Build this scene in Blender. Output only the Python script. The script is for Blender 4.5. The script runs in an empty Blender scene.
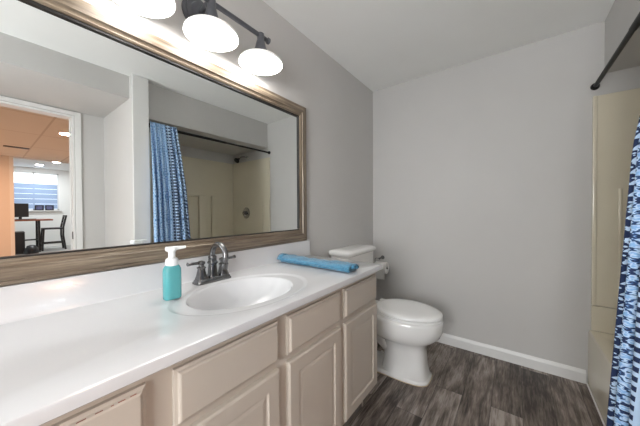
import bpy, bmesh, math, random
from mathutils import Vector, Matrix
random.seed(7)
S = bpy.context.scene
COL = S.collection
PI = math.pi

# ------------------------------------------------------------------ camera
cam_d = bpy.data.cameras.new('camera'); cam = bpy.data.objects.new('camera', cam_d); COL.objects.link(cam)
F_PX, YAW, PITCH, ROLL = 257.36, 0.6468, -0.0121, -0.0052
cam_d.sensor_fit = 'HORIZONTAL'; cam_d.sensor_width = 36.0; cam_d.lens = F_PX / 640 * 36.0
cam_d.clip_start = 0.02; cam_d.clip_end = 60
fw = Vector((-math.sin(YAW) * math.cos(PITCH), math.cos(YAW) * math.cos(PITCH), math.sin(PITCH)))
rt = Vector((math.cos(YAW), math.sin(YAW), 0)); up = rt.cross(fw)
r2 = rt * math.cos(ROLL) + up * math.sin(ROLL); u2 = up * math.cos(ROLL) - rt * math.sin(ROLL)
m = Matrix((r2, u2, -fw)).transposed().to_4x4(); m.translation = Vector((1.1733, 0.0, 1.1861))
cam.matrix_world = m
S.camera = cam

# ------------------------------------------------------------------ world, exposure
W = bpy.data.worlds.new('world'); S.world = W; W.use_nodes = True
W.node_tree.nodes['Background'].inputs[0].default_value = (0.75, 0.85, 1.0, 1)
W.node_tree.nodes['Background'].inputs[1].default_value = 0.3
S.view_settings.view_transform = 'Standard'; S.view_settings.look = 'None'
S.view_settings.gamma = 1.0; S.view_settings.use_curve_mapping = False
S.view_settings.exposure = 0.6
S.cycles.max_bounces = 14; S.cycles.diffuse_bounces = 8; S.cycles.glossy_bounces = 6
S.cycles.sample_clamp_indirect = 6.0
BULB_E = 17.0          # opal bulbs of the vanity light
SHADE_E = 4.5          # their lit opal glass shades
FILL_E = 13.5           # added fill panel, framed like a window, unseen behind the camera
HALL_W, FAR_W = 32.0, 34.0

# ------------------------------------------------------------------ room sizes (metres)
RW, RD, RH = 1.64, 2.47, 2.406          # to the tub line, to the back wall, ceiling
XR = 2.45                               # wall behind the tub and with the door
YN = -1.35                              # wall behind the camera
P0, P1, PX = 0.835, 0.962, 1.572                    # partition at the foot of the tub
DY0, DY1, DZ = -0.24, 0.597, 2.16       # door opening

# ------------------------------------------------------------------ materials
def newmat(name):
    mt = bpy.data.materials.new(name); mt.use_nodes = True
    nt = mt.node_tree; b = nt.nodes['Principled BSDF']
    return mt, nt, b
def node(nt, typ, **k):
    n = nt.nodes.new(typ)
    for a, v in k.items(): setattr(n, a, v)
    return n
def L(nt, a, b): nt.links.new(a, b)
def math_n(nt, op, a, b=None, c=None):
    n = node(nt, 'ShaderNodeMath', operation=op)
    for i, v in enumerate((a, b, c)):
        if v is None: continue
        if isinstance(v, (int, float)): n.inputs[i].default_value = v
        else: L(nt, v, n.inputs[i])
    return n.outputs[0]
def mix_c(nt, fac, a, b, blend='MIX'):
    n = node(nt, 'ShaderNodeMix', data_type='RGBA', blend_type=blend)
    if isinstance(fac, (int, float)): n.inputs[0].default_value = fac
    else: L(nt, fac, n.inputs[0])
    for i, v in ((6, a), (7, b)):
        if isinstance(v, tuple): n.inputs[i].default_value = (*v, 1)
        else: L(nt, v, n.inputs[i])
    return n.outputs[2]
def ramp(nt, fac, stops):
    n = node(nt, 'ShaderNodeValToRGB'); e = n.color_ramp.elements
    while len(e) < len(stops): e.new(0.5)
    for i, (p, c) in enumerate(stops):
        e[i].position = p; e[i].color = (*c, 1)
    L(nt, fac, n.inputs[0]); return n.outputs[0]
def obj_co(nt, scale=(1, 1, 1)):
    tc = node(nt, 'ShaderNodeTexCoord'); mp = node(nt, 'ShaderNodeMapping')
    mp.inputs['Scale'].default_value = scale
    L(nt, tc.outputs['Object'], mp.inputs[0]); return mp.outputs[0]
def noise(nt, co, scale, detail=4, rough=0.55):
    n = node(nt, 'ShaderNodeTexNoise'); n.inputs['Scale'].default_value = scale
    n.inputs['Detail'].default_value = detail; n.inputs['Roughness'].default_value = rough
    L(nt, co, n.inputs['Vector']); return n.outputs[0]
def bump(nt, b, h, strength, dist=0.01):
    n = node(nt, 'ShaderNodeBump'); n.inputs['Strength'].default_value = strength
    n.inputs['Distance'].default_value = dist
    L(nt, h, n.inputs['Height']); L(nt, n.outputs[0], b.inputs['Normal'])

def plain(name, col, rough=0.5, metal=0.0, var=0.04, nscale=8.0, bstr=0.0, bscale=200.0, coat=0.0, spec=0.5):
    mt, nt, b = newmat(name)
    co = obj_co(nt); f = noise(nt, co, nscale)
    lo = tuple(max(0, c * (1 - var)) for c in col); hi = tuple(min(1, c * (1 + var)) for c in col)
    L(nt, ramp(nt, f, [(0.3, lo), (0.7, hi)]), b.inputs['Base Color'])
    b.inputs['Roughness'].default_value = rough; b.inputs['Metallic'].default_value = metal
    b.inputs['Coat Weight'].default_value = coat; b.inputs['Specular IOR Level'].default_value = spec
    if bstr: bump(nt, b, noise(nt, co, bscale, 3), bstr, 0.002)
    return mt
def emit(name, col, strength, base=(0.9, 0.9, 0.9)):
    mt, nt, b = newmat(name)
    b.inputs['Base Color'].default_value = (*base, 1); b.inputs['Roughness'].default_value = 0.3
    b.inputs['Emission Color'].default_value = (*col, 1); b.inputs['Emission Strength'].default_value = strength
    return mt

M = {}
M['wall'] = plain('wall paint greige', (0.575, 0.566, 0.552), 0.75, var=0.015, nscale=3, bstr=0.12, bscale=350)
M['ceiling'] = plain('ceiling paint', (0.87, 0.875, 0.86), 0.85, var=0.01, nscale=3, bstr=0.1, bscale=250)
M['trim'] = plain('white trim paint', (0.80, 0.80, 0.79), 0.35, var=0.01)
M['cabinet'] = plain('cabinet paint', (0.53, 0.475, 0.41), 0.42, var=0.02, nscale=5)
M['counter'] = plain('cultured marble', (0.64, 0.65, 0.665), 0.16, var=0.012, nscale=6, coat=0.3)
M['porcelain'] = plain('porcelain', (0.84, 0.835, 0.82), 0.12, var=0.01, coat=0.4)
M['plastic'] = plain('white seat plastic', (0.90, 0.90, 0.89), 0.25, var=0.01)
M['tub'] = plain('cream fibreglass', (0.74, 0.685, 0.55), 0.2, var=0.015, nscale=4, coat=0.3)
M['pewter'] = plain('aged pewter', (0.20, 0.20, 0.205), 0.27, metal=0.95, var=0.15, nscale=30)
M['iron'] = plain('dark grey iron', (0.12, 0.125, 0.14), 0.38, metal=0.5, var=0.15, nscale=30)
M['black'] = plain('black metal', (0.008, 0.008, 0.009), 0.42, var=0.1, spec=0.25)
M['chrome'] = plain('chrome', (0.55, 0.55, 0.55), 0.12, metal=1.0, var=0.03)
M['pump'] = plain('pump plastic', (0.82, 0.84, 0.85), 0.35, var=0.01)
M['paper'] = plain('tissue paper', (0.82, 0.81, 0.79), 0.9, var=0.02, bstr=0.3, bscale=120)
M['caulk'] = plain('caulk', (0.50, 0.40, 0.27), 0.6, var=0.3, nscale=25)
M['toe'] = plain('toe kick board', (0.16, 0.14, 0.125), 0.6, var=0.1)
M['blackwood'] = plain('black chair paint', (0.018, 0.018, 0.02), 0.4, var=0.1)
M['redwood'] = plain('red brown wood', (0.30, 0.10, 0.055), 0.35, var=0.25, nscale=14)
M['darkplastic'] = plain('dark plastic', (0.02, 0.021, 0.024), 0.4, var=0.1)
M['greybox'] = plain('grey case', (0.09, 0.085, 0.08), 0.5, var=0.1)
M['carpet'] = plain('grey carpet', (0.46, 0.46, 0.45), 0.95, var=0.12, nscale=60, bstr=0.5, bscale=150)
M['hall'] = plain('hall paint', (0.72, 0.66, 0.60), 0.75, var=0.01)
M['tile'] = None
M['blind'] = plain('pale blind slats', (0.36, 0.47, 0.68), 0.6, var=0.03)
M['bulb'] = emit('lit bulb', (1.0, 0.965, 0.92), BULB_E)
M['shade'] = emit('lit opal glass', (1.0, 0.965, 0.92), SHADE_E)
M['fill_glow'] = emit('added fill light panel', (0.97, 0.985, 1.0), FILL_E)  # glow of the added fill panel, not a known window
M['hall_light'] = emit('hall light disc', (1.0, 0.86, 0.68), 9.0)
M['far_light'] = emit('far light disc', (1.0, 0.97, 0.92), 7.0)
M['sky_pane'] = emit('daylight pane', (0.86, 0.93, 1.0), 0.9)
M['opal'] = emit('glowing opal outside', (1.0, 0.965, 0.92), 0.35, (0.7, 0.7, 0.69))
M['photo'] = plain('photo print', (0.12, 0.13, 0.25), 0.3, var=0.8, nscale=60)
M['gasket'] = plain('black mirror edge', (0.012, 0.011, 0.01), 0.5, var=0.1)

def mirror_mat():
    mt, nt, b = newmat('mirror silver')
    b.inputs['Base Color'].default_value = (0.90, 0.925, 0.915, 1)
    b.inputs['Metallic'].default_value = 1.0; b.inputs['Roughness'].default_value = 0.0
    return mt
M['mirror'] = mirror_mat()

def frame_wood(name, axis):
    mt, nt, b = newmat(name)
    sc = (9, 1.1, 26) if axis == 'y' else (9, 26, 1.1)
    co = obj_co(nt, sc); f = noise(nt, co, 3.0, 7, 0.68)
    c = ramp(nt, f, [(0.27, (0.050, 0.036, 0.024)), (0.42, (0.140, 0.101, 0.066)), (0.55, (0.240, 0.186, 0.128)), (0.74, (0.44, 0.37, 0.275))])
    f2 = noise(nt, obj_co(nt), 4.0, 3)
    c = mix_c(nt, math_n(nt, 'MULTIPLY', f2, 0.45), c, (0.14, 0.125, 0.108))
    L(nt, c, b.inputs['Base Color']); b.inputs['Roughness'].default_value = 0.36
    bump(nt, b, f, 0.3, 0.003)
    return mt
M['frame_h'] = frame_wood('weathered wood along', 'y')
M['frame_v'] = frame_wood('weathered wood upright', 'z')

def floor_mat():
    mt, nt, b = newmat('grey brown wood plank')
    tc = node(nt, 'ShaderNodeTexCoord'); sp = node(nt, 'ShaderNodeSeparateXYZ'); L(nt, tc.outputs['Object'], sp.inputs[0])
    cb = node(nt, 'ShaderNodeCombineXYZ'); L(nt, sp.outputs[1], cb.inputs[0]); L(nt, sp.outputs[0], cb.inputs[1])
    br = node(nt, 'ShaderNodeTexBrick'); L(nt, cb.outputs[0], br.inputs['Vector'])
    br.offset = 0.37; br.inputs['Scale'].default_value = 1.0
    br.inputs['Brick Width'].default_value = 0.92; br.inputs['Row Height'].default_value = 0.152
    br.inputs['Mortar Size'].default_value = 0.0012; br.inputs['Mortar Smooth'].default_value = 0.3
    br.inputs['Color1'].default_value = (0, 0, 0, 1); br.inputs['Color2'].default_value = (1, 1, 1, 1)
    br.inputs['Mortar'].default_value = (0.5, 0.5, 0.5, 1)
    sep = node(nt, 'ShaderNodeSeparateColor'); L(nt, br.outputs['Color'], sep.inputs[0]); rnd = sep.outputs[0]
    off = node(nt, 'ShaderNodeCombineXYZ'); L(nt, math_n(nt, 'MULTIPLY', rnd, 13.7), off.inputs[2])
    add = node(nt, 'ShaderNodeVectorMath', operation='ADD'); L(nt, tc.outputs['Object'], add.inputs[0]); L(nt, off.outputs[0], add.inputs[1])
    mp = node(nt, 'ShaderNodeMapping'); mp.inputs['Scale'].default_value = (16, 1.6, 1); L(nt, add.outputs[0], mp.inputs[0])
    cath = noise(nt, mp.outputs[0], 1.0, 4, 0.6)
    rings = math_n(nt, 'PINGPONG', math_n(nt, 'MULTIPLY', cath, 9.0), 1.0)
    mp2 = node(nt, 'ShaderNodeMapping'); mp2.inputs['Scale'].default_value = (75, 6, 1); L(nt, add.outputs[0], mp2.inputs[0])
    fine = noise(nt, mp2.outputs[0], 1.6, 6, 0.75)
    mp3 = node(nt, 'ShaderNodeMapping'); mp3.inputs['Scale'].default_value = (9, 3, 1); L(nt, add.outputs[0], mp3.inputs[0])
    big = noise(nt, mp3.outputs[0], 1.0, 3)
    g = math_n(nt, 'ADD', math_n(nt, 'MULTIPLY', rings, 0.20), math_n(nt, 'MULTIPLY', fine, 0.62))
    g = math_n(nt, 'ADD', g, math_n(nt, 'MULTIPLY', math_n(nt, 'SUBTRACT', rnd, 0.5), 0.26))
    g = math_n(nt, 'ADD', g, math_n(nt, 'MULTIPLY', math_n(nt, 'SUBTRACT', big, 0.5), 0.62))
    c = ramp(nt, g, [(0.20, (0.038, 0.027, 0.021)), (0.36, (0.135, 0.105, 0.087)), (0.48, (0.235, 0.193, 0.165)), (0.66, (0.43, 0.375, 0.335))])
    c = mix_c(nt, br.outputs['Fac'], c, (0.018, 0.015, 0.014))
    L(nt, c, b.inputs['Base Color']); b.inputs['Roughness'].default_value = 0.42
    bump(nt, b, fine, 0.15, 0.002)
    return mt
M['floor'] = floor_mat()

def ceil_tile_mat():
    mt, nt, b = newmat('drop ceiling tile')
    br = node(nt, 'ShaderNodeTexBrick'); L(nt, obj_co(nt), br.inputs['Vector']); br.offset = 0.0
    br.inputs['Scale'].default_value = 1.0; br.inputs['Brick Width'].default_value = 1.22; br.inputs['Row Height'].default_value = 0.61
    br.inputs['Mortar Size'].default_value = 0.012
    br.inputs['Color1'].default_value = (0.76, 0.72, 0.66, 1); br.inputs['Color2'].default_value = (0.74, 0.70, 0.64, 1)
    br.inputs['Mortar'].default_value = (0.60, 0.55, 0.49, 1)
    L(nt, br.outputs['Color'], b.inputs['Base Color']); b.inputs['Roughness'].default_value = 0.9
    return mt
M['tile'] = ceil_tile_mat()

def curtain_mat():
    mt, nt, b = newmat('blue patterned curtain')
    tc = node(nt, 'ShaderNodeTexCoord'); sp = node(nt, 'ShaderNodeSeparateXYZ'); L(nt, tc.outputs['UV'], sp.inputs[0])
    U, V = sp.outputs[0], sp.outputs[1]
    PER = 0.46
    t = math_n(nt, 'MODULO', U, PER)
    pale, sky, mid, navy = (0.50, 0.66, 0.86), (0.24, 0.44, 0.72), (0.07, 0.19, 0.44), (0.010, 0.025, 0.085)
    def tri(x, per):      # 0..1 triangle wave
        return math_n(nt, 'PINGPONG', math_n(nt, 'DIVIDE', x, per / 2), 1.0)
    def band(lo, hi):
        return math_n(nt, 'MULTIPLY', math_n(nt, 'GREATER_THAN', t, lo), math_n(nt, 'LESS_THAN', t, hi))
    def cvec(x, y, sx, sy):
        cb = node(nt, 'ShaderNodeCombineXYZ'); L(nt, math_n(nt, 'MULTIPLY', x, sx), cb.inputs[0]); L(nt, math_n(nt, 'MULTIPLY', y, sy), cb.inputs[1]); return cb.outputs[0]
    def vor(co, sc, feat='F1'):
        vo = node(nt, 'ShaderNodeTexVoronoi', feature=feat); vo.inputs['Scale'].default_value = sc; L(nt, co, vo.inputs['Vector']); return vo.outputs['Distance']
    # navy triangles on a pale ground along the free edge
    saw = math_n(nt, 'FRACT', math_n(nt, 'DIVIDE', V, 0.036))
    d1 = math_n(nt, 'GREATER_THAN', math_n(nt, 'ADD', saw, 0.12), tri(t, 0.042))
    speck = math_n(nt, 'GREATER_THAN', vor(cvec(U, V, 1, 1), 95), 0.34)
    edge = mix_c(nt, math_n(nt, 'MULTIPLY', d1, speck), pale, navy)
    # ladder rungs between two rails
    rung = math_n(nt, 'GREATER_THAN', tri(V, 0.030), 0.45)
    side = math_n(nt, 'GREATER_THAN', tri(math_n(nt, 'SUBTRACT', t, 0.125), 0.045), 0.28)
    ladder = mix_c(nt, math_n(nt, 'MULTIPLY', rung, side), pale, navy)
    # paisley: mirrored swirls with small dark seeds
    co = cvec(tri(math_n(nt, 'ADD', U, 0.06), 0.16), math_n(nt, 'PINGPONG', V, 0.11), 0.08, 1.0)
    wv = node(nt, 'ShaderNodeTexWave', wave_type='RINGS', rings_direction='SPHERICAL')
    wv.inputs['Scale'].default_value = 13.0; wv.inputs['Distortion'].default_value = 7.0; wv.inputs['Detail'].default_value = 2.0
    wv.inputs['Detail Scale'].default_value = 6.0; L(nt, co, wv.inputs['Vector'])
    p1 = ramp(nt, wv.outputs[1], [(0.0, mid), (0.16, sky), (0.4, pale), (0.75, pale), (0.92, sky)])
    p1 = mix_c(nt, math_n(nt, 'LESS_THAN', vor(co, 48), 0.22), p1, mid)
    p2 = ramp(nt, wv.outputs[1], [(0.0, navy), (0.22, mid), (0.36, pale), (0.8, pale), (0.95, sky)])
    p2 = mix_c(nt, math_n(nt, 'LESS_THAN', vor(co, 60), 0.30), p2, navy)
    c = mix_c(nt, band(0.0, 0.042), p1, edge)
    c = mix_c(nt, band(0.042, 0.125), c, p2)
    c = mix_c(nt, band(0.125, 0.215), c, ladder)
    for e in (0.042, 0.125, 0.215):
        c = mix_c(nt, band(e - 0.003, e + 0.003), c, mid)
    L(nt, c, b.inputs['Base Color']); b.inputs['Roughness'].default_value = 0.85
    return mt
M['curtain'] = curtain_mat()

def towel_mat():
    mt, nt, b = newmat('blue terry towel')
    co = obj_co(nt); f = noise(nt, co, 90, 4)
    L(nt, ramp(nt, f, [(0.3, (0.030, 0.150, 0.27)), (0.7, (0.075, 0.275, 0.43))]), b.inputs['Base Color'])
    b.inputs['Roughness'].default_value = 0.95; b.inputs['Sheen Weight'].default_value = 0.4
    bump(nt, b, noise(nt, co, 260, 3), 0.9, 0.004)
    return mt
M['towel'] = towel_mat()

def soap_mat():
    mt, nt, b = newmat('teal soap bottle')
    b.inputs['Base Color'].default_value = (0.16, 0.52, 0.55, 1); b.inputs['Roughness'].default_value = 0.12
    b.inputs['Transmission Weight'].default_value = 0.25; b.inputs['IOR'].default_value = 1.35
    b.inputs['Coat Weight'].default_value = 0.3
    L(nt, ramp(nt, noise(nt, obj_co(nt), 10), [(0.3, (0.11, 0.46, 0.49)), (0.7, (0.15, 0.53, 0.56))]), b.inputs['Base Color'])
    return mt
M['soap'] = soap_mat()

# ------------------------------------------------------------------ mesh helpers
def link_mesh(name, bm, mat, parent=None, smooth=False, autosm=None, bevel=None):
    me = bpy.data.meshes.new(name); bmesh.ops.recalc_face_normals(bm, faces=bm.faces[:]) ; bm.to_mesh(me); bm.free()
    if smooth: me.shade_smooth()
    if autosm is not None:
        me.shade_smooth(); me.set_sharp_from_angle(angle=math.radians(autosm))
    me.materials.append(mat)
    o = bpy.data.objects.new(name, me); COL.objects.link(o)
    if parent:
        o.parent = parent
        o.matrix_parent_inverse = Matrix.Translation(-parent.location)
    if bevel:
        md = o.modifiers.new('bevel', 'BEVEL'); md.width = bevel; md.segments = 2; md.limit_method = 'ANGLE'; md.angle_limit = math.radians(40)
    return o
def tag(o, label, cat, group=None):
    o['label'] = label; o['category'] = cat
    if group: o['group'] = group
    return o
def thing(name, label, cat, loc, group=None):
    o = bpy.data.objects.new(name, None); o.empty_display_size = 0.05; COL.objects.link(o); o.location = loc
    return tag(o, label, cat, group)
def struct(name, bm, mat, **k):
    o = link_mesh(name, bm, mat, **k)
    o['kind'] = 'structure'; return o
def box(bm, x0, x1, y0, y1, z0, z1):
    v = [bm.verts.new((x, y, z)) for z in (z0, z1) for y in (y0, y1) for x in (x0, x1)]
    for f in ((0, 2, 3, 1), (4, 5, 7, 6), (0, 1, 5, 4), (2, 6, 7, 3), (0, 4, 6, 2), (1, 3, 7, 5)):
        bm.faces.new([v[i] for i in f])
    return v
def bx(*a):
    bm = bmesh.new()
    for t in (a if isinstance(a[0], tuple) else (a,)): box(bm, *t)
    return bm
def loft(bm, rings, cap0=True, cap1=True, closed=True):
    R = [[bm.verts.new(p) for p in r] for r in rings]
    n = len(R[0])
    for a, b in zip(R[:-1], R[1:]):
        for i in range(n if closed else n - 1):
            j = (i + 1) % n
            bm.faces.new((a[i], a[j], b[j], b[i]))
    if cap0: bm.faces.new(R[0][::-1])
    if cap1: bm.faces.new(R[-1])
    return R
def circ(c, r, n=24, ax='z', ry=None):
    ry = r if ry is None else ry; out = []
    for i in range(n):
        a = 2 * PI * i / n; p, q = r * math.cos(a), ry * math.sin(a)
        out.append({'z': (c[0] + p, c[1] + q, c[2]), 'x': (c[0], c[1] + p, c[2] + q), 'y': (c[0] + q, c[1], c[2] + p)}[ax])
    return out
def lathe(prof, c=(0, 0, 0), n=28, ax='z', bm=None, cap0=True, cap1=True):
    bm = bm or bmesh.new(); rings = []
    for r, h in prof:
        cc = {'z': (c[0], c[1], c[2] + h), 'x': (c[0] + h, c[1], c[2]), 'y': (c[0], c[1] + h, c[2])}[ax]
        rings.append(circ(cc, max(r, 1e-4), n, ax))
    loft(bm, rings, cap0, cap1); return bm
def tube(pts, r, n=12, bm=None, closed=False):
    bm = bm or bmesh.new(); pts = [Vector(p) for p in pts]; rings = []
    rad = r if isinstance(r, (list, tuple)) else [r] * len(pts)
    nrm = None
    for i, p in enumerate(pts):
        t = (pts[min(i + 1, len(pts) - 1)] - pts[max(i - 1, 0)]).normalized()
        if nrm is None:
            nrm = t.orthogonal().normalized()
        nrm = (nrm - t * nrm.dot(t)).normalized(); bn = t.cross(nrm)
        rings.append([tuple(p + rad[i] * (nrm * math.cos(2 * PI * k / n) + bn * math.sin(2 * PI * k / n))) for k in range(n)])
    loft(bm, rings); return bm
def bar(bm, a, b, w, d):
    """square bar from a to b"""
    a, b = Vector(a), Vector(b); t = (b - a).normalized()
    s = Vector((1, 0, 0)) if abs(t.x) < 0.9 else Vector((0, 1, 0))
    n1 = (s - t * s.dot(t)).normalized(); n2 = t.cross(n1)
    loft(bm, [[tuple(p + n1 * w / 2 * i + n2 * d / 2 * j) for i, j in ((-1, -1), (1, -1), (1, 1), (-1, 1))] for p in (a, b)])
def rrect(cx, cy, hx, hy, r, z, n=6):
    out = []
    for sx, sy, a0 in ((1, 1, 0), (-1, 1, PI / 2), (-1, -1, PI), (1, -1, 1.5 * PI)):
        for k in range(n + 1):
            a = a0 + PI / 2 * k / n
            out.append((cx + sx * (hx - r) + r * math.cos(a), cy + sy * (hy - r) + r * math.sin(a), z))
    return out

# ================================================================== THE SETTING
struct('floor', bx(-0.1, 2.57, YN - 0.1, RD + 0.1, -0.06, 0.0), M['floor'])
struct('ceiling', bx(-0.1, 2.57, YN - 0.1, RD + 0.1, RH, RH + 0.06), M['ceiling'])
struct('wall_left', bx(-0.1, 0.0, YN - 0.1, RD + 0.1, 0, RH), M['wall'])
struct('wall_back', bx(0.0, XR, RD, RD + 0.1, 0, RH), M['wall'])
QX0, QX1, QZ0, QZ1 = 0.70, 1.60, 0.80, 1.75  # opening for the added fill panel, out of view
struct('wall_front', bx((0.0, QX0, YN - 0.1, YN, 0, RH), (QX1, XR, YN - 0.1, YN, 0, RH), (QX0, QX1, YN - 0.1, YN, 0, QZ0), (QX0, QX1, YN - 0.1, YN, QZ1, RH)), M['wall'])
bw = struct('fill_panel', bx((QX0 - 0.06, QX0 + 0.03, YN - 0.05, YN + 0.015, QZ0 - 0.06, QZ1 + 0.06), (QX1 - 0.03, QX1 + 0.06, YN - 0.05, YN + 0.015, QZ0 - 0.06, QZ1 + 0.06),
    (QX0 + 0.03, QX1 - 0.03, YN - 0.05, YN + 0.015, QZ0 - 0.06, QZ0 + 0.03), (QX0 + 0.03, QX1 - 0.03, YN - 0.05, YN + 0.015, QZ1 - 0.03, QZ1 + 0.06)), M['trim'])
link_mesh('pane', bx(QX0 + 0.02, QX1 - 0.02, YN - 0.040, YN - 0.034, QZ0 + 0.02, QZ1 - 0.02), M['fill_glow'], bw)  # glowing pane added to even out the room light
struct('wall_right', bx((XR, 2.57, YN - 0.1, DY0, 0, RH), (XR, 2.57, DY1, RD + 0.1, 0, RH), (XR, 2.57, DY0, DY1, DZ, RH)), M['wall'])
struct('wall_partition', bx(PX, XR, P0, P1, 0, RH), M['wall'])
struct('trim_2', bx(PX - 0.012, PX - 0.0004, P0 - 0.002, P1 - 0.001, 0.0, RH - 0.001), M['trim'], bevel=0.003)
struct('ceiling_soffit', bx(RW, XR, YN, P0, 2.206, RH), M['wall'])
struct('ceiling_header', bx(RW, XR, P1, RD, 2.065, RH), M['wall'])
def baseboard(name, a, b, nrm):
    prof = [(0, 0), (0.014, 0), (0.014, 0.066), (0.010, 0.076), (0.006, 0.082), (0.004, 0.088), (0, 0.088)]
    bm = bmesh.new()
    loft(bm, [[(p[0] + nrm[0] * d, p[1] + nrm[1] * d, h) for d, h in prof] for p in (a, b)])
    return struct(name, bm, M['trim'])
baseboard('baseboard_back', (0.0, RD), (1.565, RD), (0, -1))
baseboard('baseboard_left', (0.0, 1.412), (0.0, RD - 0.014), (1, 0))
baseboard('baseboard_partition', (PX, P0), (XR, P0), (0, -1))
baseboard('baseboard_right', (XR, 0.645), (XR, P0 - 0.014), (-1, 0))
# door casing and jamb
bm = bx((XR - 0.016, XR, DY1 + 0.004, DY1 + 0.050, 0, DZ + 0.04), (XR - 0.016, XR, DY0 - 0.050, DY0 - 0.004, 0, DZ + 0.04),
        (XR - 0.016, XR, DY0 - 0.004, DY1 + 0.004, DZ + 0.004, DZ + 0.04),
        (XR - 0.002, 2.572, DY1 - 0.018, DY1, 0, DZ), (XR - 0.002, 2.572, DY0, DY0 + 0.018, 0, DZ), (XR - 0.002, 2.572, DY0 + 0.018, DY1 - 0.018, DZ - 0.018, DZ),
        (XR + 0.05, XR + 0.062, DY1 - 0.03, DY1 - 0.018, 0, DZ - 0.018))
door_frame = struct('door_1', bm, M['trim'], bevel=0.004)
link_mesh('strike_plate', bx(XR + 0.012, XR + 0.044, DY1 - 0.021, DY1 - 0.0175, 0.90, 0.975), M['black'], door_frame)

# rooms seen through the door, in the mirror
HX, FX = 7.7, 11.3
struct('floor', bx(2.57, FX + 0.1, -1.6, 3.4, -0.06, 0.0), M['carpet'])
struct('ceiling_hall', bx(2.57, HX, -1.6, 3.4, 2.40, 2.46), M['tile'])
struct('wall_hall', bx((HX, HX + 0.12, -1.6, 0.47, 0, 2.60), (HX, HX + 0.12, 1.75, 3.4, 0, 2.60), (HX, HX + 0.12, 0.47, 1.75, 2.385, 2.60)), M['hall'])
struct('wall_hall_near', bx(2.57, HX, -1.7, -1.6, 0, 2.4), M['hall'])
struct('wall_hall_far', bx(2.57, HX, 3.4, 3.5, 0, 2.4), M['hall'])
struct('trim_1', bx((HX - 0.015, HX, 0.41, 0.47, 0, 2.40), (HX - 0.015, HX, 0.47, 1.75, 2.385, 2.40), (HX - 0.015, HX, 1.75, 1.81, 0, 2.40)), M['trim'])
struct('ceiling_study', bx(HX, FX + 0.1, -1.6, 3.4, 2.60, 2.66), M['ceiling'])
WY0, WY1, WZ0, WZ1 = 0.35, 1.66, 1.22, 2.46
struct('wall_study', bx((FX, FX + 0.14, -1.6, WY0, 0, 2.6), (FX, FX + 0.14, WY1, 3.4, 0, 2.6), (FX, FX + 0.14, WY0, WY1, 0, WZ0), (FX, FX + 0.14, WY0, WY1, WZ1, 2.6)), M['ceiling'])
struct('wall_study_near', bx(HX, FX, -1.7, -1.6, 0, 2.6), M['ceiling'])
struct('wall_study_far', bx(HX, FX, 3.4, 3.5, 0, 2.6), M['ceiling'])
win = struct('window_1', bx((FX + 0.03, FX + 0.09, WY0, WY0 + 0.04, WZ0, WZ1), (FX + 0.03, FX + 0.09, WY1 - 0.04, WY1, WZ0, WZ1), (FX + 0.03, FX + 0.09, WY0, WY1, WZ0, WZ0 + 0.04), (FX + 0.03, FX + 0.09, WY0, WY1, WZ1 - 0.04, WZ1), (FX + 0.03, FX + 0.09, 1.06, 1.10, WZ0, WZ1)), M['trim'])
link_mesh('pane', bx(FX + 0.10, FX + 0.108, WY0 + 0.01, WY1 - 0.01, WZ0 + 0.01, WZ1 - 0.01), M['sky_pane'], win)
bm = bmesh.new()
z = WZ0 + 0.05
while z < 1.98:
    box(bm, FX + 0.01, FX + 0.028, WY0 + 0.045, WY1 - 0.045, z, z + 0.155); z += 0.165
tag(link_mesh('window_blind', bm, M['blind']), 'pale blue slatted blind over the lower half of the far window', 'blind')
struct('window_sill', bx(FX - 0.07, FX + 0.0, WY0 - 0.05, WY1 + 0.05, WZ0 - 0.03, WZ0 - 0.002), M['trim'])

# ================================================================== BATH: TUB AND SURROUND
TX0, TX1, TY0, TY1, TZ = 1.572, XR - 0.002, P1 + 0.002, RD - 0.002, 0.375
tub = thing('bathtub', 'cream fibreglass bathtub along the right wall under the curtain', 'bathtub', (2.0, 1.72, 0))
tcx, tcy = (TX0 + TX1) / 2, (TY0 + TY1) / 2; thx, thy = (TX1 - TX0) / 2, (TY1 - TY0) / 2
bm = bmesh.new()
rings = [rrect(tcx, tcy, thx, thy, 0.012, 0.0), rrect(tcx, tcy, thx, thy, 0.012, TZ - 0.02), rrect(tcx, tcy, thx - 0.006, thy - 0.006, 0.012, TZ - 0.004),
         rrect(tcx, tcy, thx - 0.02, thy - 0.02, 0.012, TZ), rrect(tcx + 0.0, tcy, thx - 0.075, thy - 0.07, 0.09, TZ), rrect(tcx, tcy, thx - 0.088, thy - 0.085, 0.10, TZ - 0.012),
         rrect(tcx, tcy, thx - 0.12, thy - 0.14, 0.12, 0.12), rrect(tcx, tcy, thx - 0.17, thy - 0.20, 0.12, 0.07)]
loft(bm, rings)
link_mesh('basin', bm, M['tub'], tub, autosm=50)
link_mesh('base_seal', bx(TX0 - 0.008, TX0 - 0.0005, TY0 + 0.03, RD - 0.016, 0.0005, 0.014), M['trim'], tub, bevel=0.004)
sur = thing('shower_surround', 'cream fibreglass wall panels lining the tub alcove', 'shower surround', (2.43, 1.72, TZ + 0.001))
PZ = 1.925; SEAM = 0.54; T0 = TZ + 0.001
x0 = 1.585
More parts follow.
